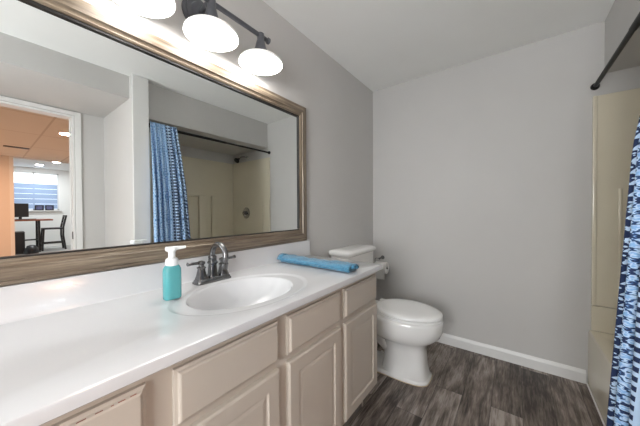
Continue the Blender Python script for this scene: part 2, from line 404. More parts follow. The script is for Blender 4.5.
# lower ring of panels, then upper, a hair thinner so the seam reads
bm = bx((x0, XR - 0.002, RD - 0.026, RD - 0.001, T0, SEAM), (XR - 0.026, XR - 0.001, P1 + 0.027, RD - 0.027, T0, SEAM), (x0, XR - 0.002, P1 + 0.001, P1 + 0.026, T0, SEAM))
link_mesh('lower_panel', bm, M['tub'], sur, bevel=0.004)
g = SEAM + 0.004
link_mesh('end_panel', bx((x0 + 0.002, XR - 0.002, RD - 0.022, RD - 0.001, g, PZ), (x0, x0 + 0.02, RD - 0.030, RD - 0.001, g, PZ)), M['tub'], sur, bevel=0.005)
link_mesh('back_panel', bx((XR - 0.022, XR - 0.001, P1 + 0.023, RD - 0.0235, g, PZ), (XR - 0.06, XR - 0.02, 1.87, 1.98, g, 1.40), (XR - 0.06, XR - 0.02, 2.06, 2.13, g, 1.40)), M['tub'], sur, bevel=0.01)
link_mesh('foot_panel', bx(x0 + 0.002, XR - 0.002, P1 + 0.001, P1 + 0.022, g, PZ), M['tub'], sur, bevel=0.005)
link_mesh('moulded_ridge', bx(1.70, 1.716, RD - 0.034, RD - 0.021, g, 1.315), M['tub'], sur, bevel=0.006)
link_mesh('towel_bar', tube([(XR - 0.05, 1.62, 1.39), (XR - 0.05, 1.872, 1.39)], 0.012), M['tub'], sur, smooth=True)
# valve and shower head on the far end wall
VX, VZ = 2.10, 1.145; yb = RD - 0.0225
v = thing('shower_valve', 'round chrome shower valve on the end panel of the tub', 'valve', (VX, yb, VZ))
link_mesh('escutcheon', lathe([(0.085, 0), (0.085, -0.004), (0.075, -0.010), (0.03, -0.014)], (VX, yb, VZ), ax='y', n=32), M['chrome'], v, autosm=40)
link_mesh('handle', tube([(VX, yb - 0.012, VZ), (VX, yb - 0.045, VZ), (VX, yb - 0.055, VZ)], [0.026, 0.03, 0.024], 20), M['pewter'], v, autosm=50)
link_mesh('lever', tube([(VX, yb - 0.05, VZ), (VX - 0.03, yb - 0.055, VZ - 0.03), (VX - 0.055, yb - 0.055, VZ - 0.05)], [0.012, 0.010, 0.007]), M['chrome'], v, smooth=True)
SX, SZ = 2.10, 1.985
h = thing('wall_shower', 'dark shower rose on a short chrome arm above the panels', 'shower', (SX, RD - 0.001, SZ))
link_mesh('flange', lathe([(0.03, 0), (0.028, -0.006), (0.014, -0.012)], (SX, RD - 0.001, SZ), ax='y'), M['chrome'], h, autosm=40)
link_mesh('arm', tube([(SX, RD - 0.01, SZ), (SX, RD - 0.06, SZ + 0.006), (SX, RD - 0.11, SZ - 0.008), (SX, RD - 0.15, SZ - 0.04)], 0.011), M['chrome'], h, smooth=True)
d = Vector((0, -0.75, -0.66)).normalized(); c0 = Vector((SX, RD - 0.145, SZ - 0.035))
link_mesh('spray_head', tube([c0, c0 + d * 0.018, c0 + d * 0.05, c0 + d * 0.062], [0.014, 0.020, 0.042, 0.040], 24), M['black'], h, autosm=40)

# curtain rod and curtain
RX, RZ = 1.597, 1.992
r = thing('shower_rod', 'black tension rod spanning the tub opening', 'curtain rod', (RX, RD, RZ))
link_mesh('thick_tube', tube([(RX, P1 + 0.012, RZ), (RX, 1.78, RZ)], 0.0145, 16), M['black'], r, autosm=60)
link_mesh('thin_tube', tube([(RX, 1.775, RZ), (RX, RD - 0.012, RZ)], 0.0120, 16), M['black'], r, autosm=60)
for y, s in ((RD - 0.0005, -1), (P1 + 0.0005, 1)):
    link_mesh('end_cap', lathe([(0.019, 0), (0.023, s * 0.004), (0.021, s * 0.016), (0.015, s * 0.024)], (RX, y, RZ), ax='y'), M['black'], r, autosm=40)
def curtain():
    bm = bmesh.new(); uvl = bm.loops.layers.uv.new('UVMap')
    NS, NV, FOLDS = 260, 46, 6.5
    zt, zb = 2.022, 0.10
    cloth = 0.46
    grid = []
    for j in range(NV + 1):
        k = j / NV; z = zt + (zb - zt) * k; row = []
        e = k ** 0.85
        ye = 1.212 + 0.105 * e              # free edge moves out towards the bottom
        xe = RX - 0.022 - 0.070 * min(1.0, k / 0.82)
        y0 = 0.955 if z > 3 else 0.972
        amp = 0.007 + 0.029 * min(1, k * 3)
        for i in range(NS + 1):
            s = i / NS                       # 0 at the free edge
            y = ye + (y0 - ye) * s
            blend = (1 - s) ** 0.8
            xc = (RX - 0.022) + (xe - RX + 0.022) * (0.55 + 0.45 * blend)
            ph = 2 * PI * FOLDS * (s + 0.03 * math.sin(5 * s + 2.0 * k)) + 0.35 * math.sin(3 * k)
            x = xc - amp * (0.8 + 0.3 * math.sin(7 * s + 1)) * math.sin(ph) - amp * (1 if k > 0.1 else 0.6)
            y += 0.006 * math.sin(ph * 2) * min(1, k * 3)
            row.append((bm.verts.new((x, y, z)), s * cloth, z))
        grid.append(row)
    for a, b in zip(grid[:-1], grid[1:]):
        for i in range(NS):
            q = (a[i], a[i + 1], b[i + 1], b[i])
            f = bm.faces.new([t[0] for t in q])
            for lp, t in zip(f.loops, q): lp[uvl].uv = (t[1], t[2])
    o = link_mesh('shower_curtain', bm, M['curtain'], smooth=True)
    md = o.modifiers.new('cloth', 'SOLIDIFY'); md.thickness = 0.0016; md.offset = 0
    return tag(o, 'blue and navy patterned shower curtain bunched at the near end of the rod', 'shower curtain')
curtain()

# ================================================================== VANITY
VY0, VY1, VX1 = -0.145, 1.388, 0.527       # cabinet carcass
CZ = 0.869
cab = thing('vanity_cabinet', 'cream painted vanity cabinet under the white countertop', 'vanity cabinet', (0.27, 0.62, 0))
bm = bx((0.002, VX1, VY1 - 0.018, VY1, 0.165, CZ - 0.031), (0.002, VX1, VY0, VY0 + 0.018, 0.165, CZ - 0.031), (0.002, 0.446, VY1 - 0.018, VY1, 0.0, 0.165), (0.002, 0.446, VY0, VY0 + 0.018, 0.0, 0.165), (0.002, VX1 - 0.02, VY0 + 0.018, VY1 - 0.018, 0.165, 0.183))
for v0 in bm.verts: pass
link_mesh('carcass', bm, M['cabinet'], cab)
# face frame with stiles and rails
ST = [(VY0, -0.105), (0.222, 0.262), (0.610, 0.640), (0.992, 1.020), (1.374, VY1)]
bm = bx(*[(VX1, VX1 + 0.001 + 0.0, a, b, 0.165, CZ - 0.031) for a, b in [(VY0, VY1)]])
link_mesh('face_frame', bm, M['cabinet'], cab)
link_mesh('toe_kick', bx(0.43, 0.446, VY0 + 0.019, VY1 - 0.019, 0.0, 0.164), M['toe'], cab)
def raised(name, y0, y1, z0, z1, panel, par=cab):
    """front with an eased edge and, for doors, a recessed centre panel"""
    xf, xb = VX1 + 0.020, VX1 + 0.0012
    bm = bmesh.new()
    def rect(ins, x): return [(x, y0 + ins, z0 + ins), (x, y1 - ins, z0 + ins), (x, y1 - ins, z1 - ins), (x, y0 + ins, z1 - ins)]
    if panel:
        rings = [rect(0, xb), rect(0, xf - 0.006), rect(0.003, xf - 0.002), rect(0.006, xf), rect(0.050, xf), rect(0.053, xf - 0.004), rect(0.056, xf - 0.006), rect(0.060, xf - 0.006), rect(0.072, xf - 0.0035)]
    else:
        rings = [rect(0, xb), rect(0, xf - 0.009), rect(0.007, xf - 0.007), rect(0.010, xf - 0.002), rect(0.014, xf)]
    loft(bm, rings)
    return link_mesh(name, bm, M['cabinet'], par)
DZ0, DZ1, RZ0, RZ1 = 0.185, 0.650, 0.674, 0.812
for y0, y1 in ((-0.105, 0.213), (0.270, 0.604), (0.648, 0.988), (1.026, 1.372)):
    o = raised('drawer_front', y0, y1, RZ0, RZ1, False)
    raised('door', y0, y1, DZ0, DZ1, True)
    if y1 < 0.25:
        # chipped paint along the top edge of the leftmost drawer front
        bm = bmesh.new()
        y = y0 + 0.05
        while y < y1 - 0.02:
            w = random.uniform(0.004, 0.016); hh = random.uniform(0.0015, 0.004)
            box(bm, VX1 + 0.0118, VX1 + 0.0172, y, y + w, RZ1 - 0.0095 - hh, RZ1 - 0.0085); y += w + random.uniform(0.003, 0.02)
        w = link_mesh('worn_edge', bm, M['redwood'], o); w['label'] = 'chipped brown patches on the top edge'
# countertop with integral oval bowl and backsplash
ct = thing('vanity_countertop', 'glossy white cultured marble countertop with an integral oval sink', 'countertop', (0.28, 0.62, CZ - 0.03))
CY0, CY1, CX1 = -0.16, 1.409, 0.565
SCX, SCY = 0.302, 0.645
def ell(a, b, z, cx=SCX, n=96): return [(cx + a * math.cos(2 * PI * i / n), SCY + b * math.sin(2 * PI * i / n), z) for i in range(n)]
bm = bmesh.new(); n = 96
outer = []
for i in range(n):
    a = 2 * PI * i / n; dx, dy = math.cos(a) * 0.7, math.sin(a)
    ts = []
    if dx > 1e-6: ts.append((CX1 - 0.006 - 0.315) / dx)
    if dx < -1e-6: ts.append((0.001 - 0.315) / dx)
    if dy > 1e-6: ts.append((CY1 - 0.006 - SCY) / dy)
    if dy < -1e-6: ts.append((CY0 - SCY) / dy)
    t = min(ts); outer.append([0.315 + dx * t, SCY + dy * t])
for cxn, cyn in ((CX1 - 0.006, CY1 - 0.006), (0.001, CY1 - 0.006), (0.001, CY0), (CX1 - 0.006, CY0)):
    k = min(range(n), key=lambda i: (outer[i][0] - cxn) ** 2 + (outer[i][1] - cyn) ** 2); outer[k] = [cxn, cyn]
def grow(d, z):
    out = []
    for x, y in outer:
        out.append((x + (d if x > CX1 - 0.0061 else 0), y + (d if y > CY1 - 0.0061 else 0), z))
    return out
rings = [grow(0.002, CZ - 0.030), grow(0.006, CZ - 0.027), grow(0.006, CZ - 0.006), grow(0.004, CZ - 0.0018), grow(0.0, CZ),
         ell(0.204, 0.290, CZ, 0.318), ell(0.200, 0.285, CZ - 0.001, 0.318), ell(0.192, 0.275, CZ - 0.0055, 0.316), ell(0.186, 0.267, CZ - 0.0065, 0.313),
         ell(0.172, 0.230, CZ - 0.0065, 0.305), ell(0.166, 0.221, CZ - 0.0085), ell(0.160, 0.214, CZ - 0.017), ell(0.152, 0.204, CZ - 0.040),
         ell(0.130, 0.175, CZ - 0.080), ell(0.102, 0.135, CZ - 0.112), ell(0.062, 0.078, CZ - 0.128), ell(0.022, 0.022, CZ - 0.132)]
loft(bm, rings, cap0=False, cap1=True)
link_mesh('countertop_slab', bm, M['counter'], ct, autosm=32)
bm = bmesh.new()
prof = [(0.001, CZ - 0.002), (0.030, CZ - 0.002), (0.024, CZ + 0.002), (0.021, CZ + 0.010), (0.020, CZ + 0.098), (0.017, CZ + 0.103), (0.001, CZ + 0.103)]
loft(bm, [[(x, y, z) for x, z in prof] for y in (CY0, CY1 - 0.001)])
link_mesh('backsplash', bm, M['counter'], ct, autosm=35)
link_mesh('drain', lathe([(0.021, -0.1315), (0.022, -0.128), (0.016, -0.127), (0.015, -0.129), (0.004, -0.124)], (SCX, SCY, CZ), n=24), M['pewter'], ct, autosm=40)

# ------------------------------------------------------------------ faucet
FX0, FY = 0.086, 0.632
fa = thing('faucet', 'pewter two handle gooseneck faucet behind the sink bowl', 'faucet', (FX0, FY, CZ))
bm = bmesh.new()
loft(bm, [rrect(FX0, FY, 0.030, 0.083, 0.014, CZ + 0.0005), rrect(FX0, FY, 0.030, 0.083, 0.014, CZ + 0.006), rrect(FX0, FY, 0.026, 0.079, 0.012, CZ + 0.010), rrect(FX0, FY, 0.025, 0.078, 0.012, CZ + 0.016), rrect(FX0, FY, 0.021, 0.074, 0.010, CZ + 0.019)])
link_mesh('base_plate', bm, M['pewter'], fa, autosm=35)
def squarish(y, prof): 
    bm = bmesh.new(); loft(bm, [rrect(FX0, y, hw, hw, hw * 0.35, CZ + z, 3) for hw, z in prof]); return bm
for s in (-1, 1):
    y = FY + s * 0.052
    hp = link_mesh('handle', squarish(y, [(0.021, 0.018), (0.021, 0.024), (0.018, 0.030), (0.012, 0.062), (0.015, 0.066), (0.015, 0.070), (0.009, 0.074), (0.009, 0.082), (0.013, 0.085), (0.013, 0.094), (0.006, 0.098)]), M['pewter'], fa, autosm=40)
    bm = bmesh.new()
    p = [(FX0, y, CZ + 0.088), (FX0 + 0.002, y + s * 0.025, CZ + 0.091), (FX0 + 0.004, y + s * 0.046, CZ + 0.092), (FX0 + 0.005, y + s * 0.062, CZ + 0.093)]
    tube(p, [0.007, 0.0065, 0.0065, 0.0085], 10, bm)
    link_mesh('lever', bm, M['pewter'], hp, smooth=True)
link_mesh('spout_base', squarish(FY, [(0.022, 0.018), (0.022, 0.026), (0.017, 0.032), (0.0135, 0.075), (0.018, 0.080), (0.018, 0.086), (0.014, 0.090), (0.014, 0.104)]), M['pewter'], fa, autosm=40)
pts = [(FX0, FY, CZ + 0.10)]
for k in range(13):
    a = PI - PI * 1.12 * k / 12
    pts.append((FX0 + 0.052 + 0.052 * math.cos(a), FY, CZ + 0.118 + 0.050 * math.sin(a)))
e = Vector(pts[-1]); pts.append((e.x - 0.004, FY, e.z - 0.02))
sp = link_mesh('spout', tube(pts, 0.0118, 16), M['pewter'], fa, smooth=True)
link_mesh('aerator', tube([(e.x - 0.002, FY, e.z - 0.008), (e.x - 0.0045, FY, e.z - 0.018), (e.x - 0.007, FY, e.z - 0.032)], [0.0145, 0.015, 0.0145], 18), M['pewter'], sp, autosm=50)
link_mesh('collar', lathe([(0.0145, 0.100), (0.018, 0.103), (0.018, 0.110), (0.0145, 0.113)], (FX0, FY, CZ), n=20), M['pewter'], sp, autosm=50)

# ------------------------------------------------------------------ soap bottle
SBX, SBY = 0.185, 0.418
sb = thing('soap_bottle', 'teal foaming soap bottle with a white pump left of the faucet', 'soap bottle', (SBX, SBY, CZ))
bm = bmesh.new()
zz = CZ + 0.0005
loft(bm, [rrect(SBX, SBY, a, b_, r_, zz + h_) for a, b_, r_, h_ in ((0.019, 0.027, 0.014, 0), (0.021, 0.029, 0.016, 0.004), (0.021, 0.029, 0.016, 0.098), (0.0205, 0.028, 0.016, 0.108), (0.019, 0.024, 0.016, 0.116), (0.0175, 0.020, 0.0165, 0.121))])
link_mesh('body', bm, M['soap'], sb, autosm=50)
link_mesh('collar', lathe([(0.0205, 0.1195), (0.021, 0.123), (0.021, 0.138), (0.019, 0.143), (0.013, 0.147)], (SBX, SBY, zz), n=26), M['pump'], sb, autosm=40)
pm = link_mesh('pump_stem', lathe([(0.0115, 0.145), (0.0115, 0.166), (0.014, 0.170), (0.014, 0.172)], (SBX, SBY, zz), n=22), M['pump'], sb, autosm=40)
bm = bmesh.new()
q = Vector((0.35, 0.94, 0))
def slab(off, w, z0, z1):
    p = Vector((SBX, SBY, 0)) + q * off; sd = Vector((-q.y, q.x, 0))
    return [tuple(p + sd * w * i + Vector((0, 0, zz + (z0 if j < 0 else z1)))) for i, j in ((-1, -1), (1, -1), (1, 1), (-1, 1))]
loft(bm, [slab(-0.021, 0.009, 0.174, 0.184), slab(-0.018, 0.015, 0.172, 0.186), (slab(0.008, 0.016, 0.172, 0.187)), slab(0.02, 0.010, 0.175, 0.187), slab(0.046, 0.007, 0.178, 0.187)])
link_mesh('nozzle', bm, M['pump'], pm, bevel=0.003)

# ------------------------------------------------------------------ towel
def towel():
    # a hand towel rolled into a flattened strip, spiral ends showing
    bm = bmesh.new(); NU, N = 46, 20
    rings = []
    rnd = [random.uniform(-1, 1) for _ in range(200)]
    for i in range(NU + 1):
        k = i / NU
        x = 0.036 + 0.484 * k
        cy = 1.126 + 0.012 * math.sin(2.2 * k + 0.3) - 0.004 * k
        hw = 0.040 + 0.004 * math.sin(9 * k) + 0.004 * math.sin(21 * k + 1)
        hz = 0.0145 + 0.0035 * math.sin(6 * k + 2.5) + (0.004 if k < 0.15 else 0)
        if i in (0, NU): hw -= 0.006; hz -= 0.004
        ring = []
        for j in range(N):
            a = 2 * PI * j / N
            w = 1 + 0.05 * math.sin(3 * a + 5 * k)
            yy = math.copysign(abs(math.cos(a)) ** 0.75, math.cos(a)) * hw * w
            zc = math.copysign(abs(math.sin(a)) ** 0.8, math.sin(a)) * hz
            if math.sin(a) > 0: zc *= 1 + 0.16 * math.sin(11 * k + 4 * a)
            ring.append((x + 0.008 * math.sin(a * 2 + i), cy + yy, CZ + 0.001 + hz + max(zc, -hz)))
        rings.append(ring)
    loft(bm, rings)
    t = thing('hand_towel', 'rolled blue terry hand towel lying across the counter end', 'towel', (0.28, 1.126, CZ))
    o = link_mesh('rolled_cloth', bm, M['towel'], t, smooth=True)
    # loose outer flap folded over the roll and the open corner ears at both ends
    bm = bmesh.new()
    rows = []
    for i in range(31):
        k = i / 30; x = 0.034 + 0.494 * k
        base = 1.126 + 0.012 * math.sin(2.2 * k + 0.3)
        row = []
        for j in range(11):
            a = -0.15 + (PI * 1.02) * j / 10
            hw, hz = 0.051 + 0.002 * math.sin(14 * k + j), 0.0185 + 0.003 * math.sin(8 * k + 1) + 0.0025 * math.sin(19 * k + 1.3 * j) + 0.0015 * math.sin(41 * k - j)
            row.append((x, base + hw * math.cos(a), CZ + 0.017 + hz * math.sin(a)))
        rows.append(row)
    loft(bm, rows, False, False, closed=False)
    f = link_mesh('loose_flap', bm, M['towel'], t, smooth=True)
    md = f.modifiers.new('thick', 'SOLIDIFY'); md.thickness = 0.006; md.offset = 1
    for nm, cx_, cy_, sz in (('bunched_corner', 0.046, 1.118, 0.030), ('open_corner', 0.525, 1.135, 0.020)):
        bm = bmesh.new()
        rr = []
        for i in range(9):
            k = i / 8; a = -0.6 + 3.9 * k
            rr.append([(cx_ + dx, cy_ + 0.9 * sz * math.cos(a) * 1.2, CZ + 0.024 + sz * 0.62 * math.sin(a) + 0.006 * math.sin(3 * k)) for dx in (-0.016, 0.0, 0.016)])
        loft(bm, rr, False, False, closed=False)
        e_ = link_mesh(nm, bm, M['towel'], t, smooth=True)
        md = e_.modifiers.new('thick', 'SOLIDIFY'); md.thickness = 0.006; md.offset = 0
towel()

# ================================================================== MIRROR
MY0, MY1, MZ0, MZ1, FW = -0.13, 1.376, 0.9745, 1.894, 0.087
mi = thing('framed_mirror', 'large mirror in a weathered brown wood frame over the vanity', 'mirror', (0.0, 0.62, MZ0))
link_mesh('glass', bx(0.004, 0.012, MY0 + FW - 0.01, MY1 - FW + 0.01, MZ0 + FW - 0.01, MZ1 - FW + 0.01), M['mirror'], mi)
PROF = [(0, 0.0015), (0, 0.016), (0.004, 0.022), (0.014, 0.024), (0.017, 0.030), (0.052, 0.033), (0.056, 0.027), (0.064, 0.025), (0.070, 0.028), (0.077, 0.024), (0.0775, 0.0125), (0.0775, 0.0015)]
def side(a, b, inw, mat):
    """mitred frame side from corner a to corner b (y, z); inw points towards the glass"""
    a, b, inw = Vector(a), Vector(b), Vector(inw); t = (b - a).normalized(); bm = bmesh.new()
    rings = []
    for p, s in ((a, 1), (b, -1)):
        rings.append([(x, *(p + inw * w + t * s * w)) for w, x in PROF])
    loft(bm, rings); return link_mesh('frame_side', bm, mat, mi)
C4 = [(MY0, MZ0), (MY1, MZ0), (MY1, MZ1), (MY0, MZ1)]
side(C4[0], C4[1], (0, 1), M['frame_h']); side(C4[1], C4[2], (-1, 0), M['frame_v'])
side(C4[2], C4[3], (0, -1), M['frame_h']); side(C4[3], C4[0], (1, 0), M['frame_v'])
a0, a1, b0, b1 = MY0 + 0.077, MY1 - 0.077, MZ0 + 0.077, MZ1 - 0.077; w = 0.009
link_mesh('dark_inner_lip', bx((0.0125, 0.0215, a0, a1, b0, b0 + w * 0.6), (0.0125, 0.0215, a0, a1, b1 - w, b1), (0.0125, 0.0215, a1 - w * 0.6, a1, b0 + w, b1 - w), (0.0125, 0.0215, a0, a0 + w, b0 + w, b1 - w)), M['gasket'], mi)

# ================================================================== VANITY LIGHT
LX, LYC, LZ = 0.12, 0.620, 2.090
vl = thing('vanity_light', 'three shade iron vanity light glowing above the mirror', 'wall light', (0.0, LYC, LZ))
link_mesh('wall_canopy', lathe([(0.072, 0.0005), (0.072, 0.010), (0.060, 0.013), (0.058, 0.020), (0.044, 0.023), (0.040, 0.030), (0.015, 0.036)], (0, LYC, LZ + 0.0), n=36, ax='x'), M['iron'], vl, autosm=35)
link_mesh('arm', tube([(0.03, LYC, LZ), (0.08, LYC, LZ + 0.012), (0.125, LYC, LZ + 0.012), (LX, LYC, LZ)], 0.010), M['iron'], vl, smooth=True)
link_mesh('crossbar', tube([(LX, LYC - 0.32, LZ), (LX, LYC + 0.32, LZ)], 0.011, 16), M['iron'], vl, autosm=60)
for s in (-1, 1):
    link_mesh('finial', lathe([(0.011, 0), (0.016, s * 0.003), (0.016, s * 0.012), (0.008, s * 0.018)], (LX, LYC + s * 0.315, LZ), ax='y'), M['iron'], vl, autosm=45)
for k in (-1, 0, 1):
    y = LYC + k * 0.272
    link_mesh('shade_fitter', lathe([(0.012, 0.012), (0.018, 0.010), (0.018, -0.022), (0.022, -0.034), (0.029, -0.064), (0.040, -0.088), (0.050, -0.100), (0.051, -0.108)], (LX, y, LZ), n=28), M['iron'], vl, autosm=45)
    prof = [(0.034, -0.103), (0.055, -0.107), (0.082, -0.117), (0.101, -0.127), (0.110, -0.136), (0.113, -0.146), (0.110, -0.147), (0.105, -0.139), (0.098, -0.132), (0.080, -0.122), (0.053, -0.112), (0.034, -0.108)]
    bm = bmesh.new(); loft(bm, [circ((LX, y, LZ + h_), r_, 40) for r_, h_ in prof], False, False)
    sh = link_mesh('glass_shade', bm, M['shade'], vl, smooth=True)
    sh.data.materials.append(M['opal'])
    for pl in sh.data.polygons:      # dimmer opal outside, lit lining inside
        pl.material_index = 1 if pl.index < 40 * 6 else 0
    link_mesh('bulb', lathe([(0.013, -0.104), (0.018, -0.112), (0.034, -0.135), (0.040, -0.155), (0.039, -0.170), (0.030, -0.186), (0.014, -0.195), (0.001, -0.197)], (LX, y, LZ), n=24), M['bulb'], sh, smooth=True)

# ================================================================== TOILET
TYC = 1.862
to = thing('toilet', 'white elongated toilet between the vanity and the back wall', 'toilet', (0.4, TYC, 0))
def oval(cx, hx, hy, z, n=48, egg=0.0, cy=TYC):
    out = []
    for i in range(n):
        a = 2 * PI * i / n; x = math.cos(a); y = math.sin(a)
        out.append((cx + hx * x, cy + hy * y * (1 - egg * x), z))
    return out
def trect(x0, x1, hy, r, z, bow=0.0):
    """rectangle in plan with round corners and a bowed front"""
    out = []
    for (x, y, zz_) in rrect((x0 + x1) / 2, TYC, (x1 - x0) / 2, hy, r, z, 8):
        if x > (x0 + x1) / 2: x += bow * (1 - ((y - TYC) / hy) ** 2)
        out.append((x, y, zz_))
    return out
bm = bmesh.new()
loft(bm, [trect(0.030, 0.165, 0.185, 0.03, 0.400, 0.01), trect(0.022, 0.185, 0.200, 0.035, 0.43, 0.015), trect(0.016, 0.195, 0.214, 0.035, 0.70, 0.02), trect(0.016, 0.197, 0.217, 0.035, 0.830, 0.02)])
link_mesh('tank', bm, M['porcelain'], to, autosm=50)
bm = bmesh.new()
loft(bm, [trect(0.010, 0.200, 0.222, 0.035, 0.8305, 0.022), trect(0.006, 0.210, 0.231, 0.04, 0.8380, 0.024), trect(0.006, 0.212, 0.232, 0.04, 0.8600, 0.024), trect(0.010, 0.206, 0.226, 0.04, 0.8690, 0.023), trect(0.028, 0.185, 0.205, 0.04, 0.8760, 0.02), trect(0.06, 0.15, 0.16, 0.03, 0.8790, 0.01)])
link_mesh('tank_lid', bm, M['porcelain'], to, autosm=60)
link_mesh('flush_lever', tube([(0.217, TYC - 0.15, 0.75), (0.235, TYC - 0.15, 0.75), (0.238, TYC - 0.10, 0.742)], [0.010, 0.009, 0.007]), M['chrome'], to, smooth=True)
# bowl: one lofted body from the skirted foot to the rim
def foot(z, x0, x1, hw, sq): # superellipse footprint
    out = []; n = 48
    for i in range(n):
        a = 2 * PI * i / n; ca, sa = math.cos(a), math.sin(a)
        x = math.copysign(abs(ca) ** sq, ca); y = math.copysign(abs(sa) ** sq, sa)
        out.append(((x0 + x1) / 2 + (x1 - x0) / 2 * x, TYC + hw * y, z))
    return out
RIM = 0.430
bm = bmesh.new()
loft(bm, [foot(0.0008, 0.135, 0.712, 0.122, 0.5), foot(0.014, 0.135, 0.714, 0.123, 0.5), foot(0.022, 0.150, 0.706, 0.114, 0.55), foot(0.026, 0.380, 0.704, 0.111, 0.6), foot(0.10, 0.395, 0.690, 0.100, 0.6), foot(0.19, 0.400, 0.684, 0.100, 0.65),
          foot(0.240, 0.385, 0.686, 0.110, 0.75), foot(0.268, 0.30, 0.716, 0.140, 0.85), foot(0.288, 0.22, 0.748, 0.166, 0.92), foot(0.315, 0.17, 0.776, 0.182, 0.96), foot(0.355, 0.15, 0.792, 0.190, 0.98), foot(RIM - 0.024, 0.15, 0.797, 0.192, 0.99), foot(RIM - 0.006, 0.15, 0.795, 0.190, 0.99), foot(RIM, 0.16, 0.786, 0.182, 1.0)])
link_mesh('bowl', bm, M['porcelain'], to, autosm=60)
link_mesh('floor_caulk', (lambda b_: (loft(b_, [foot(0.0004, 0.131, 0.717, 0.126, 0.5), foot(0.004, 0.131, 0.717, 0.126, 0.5)]), b_)[1])(bmesh.new()), M['caulk'], to)
# trapway bulge on the side facing the vanity and the far side
bm = tube([(0.44, TYC, 0.19), (0.36, TYC, 0.255), (0.28, TYC, 0.25), (0.235, TYC, 0.17), (0.22, TYC, 0.03)], [0.085, 0.088, 0.085, 0.085, 0.09], 24)
link_mesh('trapway', bm, M['porcelain'], to, smooth=True)
for s in (-1, 1):
    link_mesh('bolt_cap', lathe([(0.014, 0.0), (0.014, 0.008), (0.009, 0.016), (0.002, 0.018)], (0.32, TYC + s * 0.096, 0.0225), n=16), M['plastic'], to, smooth=True)
def seat_ring(z, g): return oval(0.560, 0.232 + g, 0.184 + g, z, egg=0.06)
bm = bmesh.new(); loft(bm, [seat_ring(RIM + 0.0005, -0.010), seat_ring(RIM + 0.003, 0.0), seat_ring(RIM + 0.016, 0.0), seat_ring(RIM + 0.019, -0.007)])
link_mesh('seat', bm, M['plastic'], to, autosm=50)
bm = bmesh.new(); loft(bm, [seat_ring(RIM + 0.0215, -0.006), seat_ring(RIM + 0.025, 0.001), seat_ring(RIM + 0.036, 0.001), seat_ring(RIM + 0.043, -0.007), seat_ring(RIM + 0.048, -0.04), seat_ring(RIM + 0.049, -0.10)])
link_mesh('lid', bm, M['plastic'], to, autosm=50)
for s in (-1, 1):
    link_mesh('hinge', bx(0.315, 0.355, TYC + s * 0.075 - 0.02, TYC + s * 0.075 + 0.02, RIM, RIM + 0.04), M['plastic'], to, bevel=0.006)

# toilet paper on the back wall, beside the tank
tz, ty = 0.612, RD - 0.075
hp = thing('paper_holder', 'small dark metal toilet paper holder on the back wall', 'toilet paper holder', (0.12, RD, 0.70))
link_mesh('post', tube([(0.105, RD - 0.0005, 0.700), (0.105, RD - 0.008, 0.700), (0.105, RD - 0.02, 0.700), (0.105, ty + 0.01, 0.700), (0.105, ty - 0.006, 0.700)], [0.020, 0.018, 0.009, 0.009, 0.010], 18), M['pewter'], hp, autosm=50)
link_mesh('wire_loop', tube([(0.056, ty, tz), (0.056, ty, 0.69), (0.066, ty, 0.700), (0.105, ty, 0.700)], 0.0035, 8), M['pewter'], hp, smooth=True)
link_mesh('roller', tube([(0.056, ty, tz), (0.190, ty, tz)], 0.007), M['pewter'], hp, smooth=True)
bm = bmesh.new()
loft(bm, [circ((x, ty, tz), r_, 32, 'x') for x, r_ in ((0.068, 0.0205), (0.068, 0.056), (0.182, 0.056), (0.182, 0.0205), (0.068, 0.0205))], False, False)
pr = thing('toilet_paper_roll', 'white toilet paper roll with a hanging sheet on the back wall holder', 'toilet paper', (0.125, ty, tz))
link_mesh('roll', bm, M['paper'], pr, autosm=50)
link_mesh('loose_sheet', bx(0.069, 0.180, ty - 0.0578, ty - 0.0566, tz - 0.10, tz), M['paper'], pr)

# ================================================================== ROOMS IN THE MIRROR
def downlight(x, y, z, mat, label, r=0.085, group=None):
    t = thing('recessed_light', label, 'ceiling light', (x, y, z), group)
    bm = bmesh.new(); loft(bm, [circ((x, y, z + h_), r_, 28) for r_, h_ in ((r + 0.02, -0.0005), (r + 0.02, -0.006), (r, -0.010), (r, -0.0005))], False, False)
    link_mesh('trim_ring', bm, M['trim'], t, autosm=40)
    link_mesh('lit_lens', lathe([(r - 0.001, -0.001), (r - 0.001, -0.0055)], (x, y, z), n=28), mat, t)
downlight(4.46, 0.845, 2.40, M['hall_light'], 'round recessed light glowing in the orange lit hall ceiling')
downlight(9.35, 1.36, 2.60, M['far_light'], 'right hand recessed light in the far room, nearer the doorway')
downlight(10.4, 1.12, 2.60, M['far_light'], 'left hand recessed light in the far room, nearer the window')
tag(link_mesh('ceiling_vent', bx((6.3, 6.42, 0.28, 0.60, 2.392, 2.3995), (6.31, 6.41, 0.29, 0.59, 2.389, 2.392)), M['darkplastic']), 'small dark vent in the orange lit hall ceiling', 'vent')
def lamp(name, loc, e_, col, size):
    d_ = bpy.data.lights.new(name, 'AREA'); d_.shape = 'DISK'; d_.size = size; d_.energy = e_; d_.color = col
    o = bpy.data.objects.new(name, d_); COL.objects.link(o); o.location = loc
lamp('hall_area_light', (4.46, 0.845, 2.392), HALL_W, (1.0, 0.56, 0.35), 0.16)
lamp('hall_area_light', (6.4, -0.4, 2.392), HALL_W, (1.0, 0.56, 0.35), 0.16)  # extra unseen lamp added to fill the hall, no fixture modelled
lamp('study_bulb', (9.35, 1.36, 2.592), FAR_W * 0.5, (0.92, 0.96, 1.0), 0.16)
lamp('study_bulb', (10.4, 1.12, 2.592), FAR_W * 0.5, (0.92, 0.96, 1.0), 0.16)

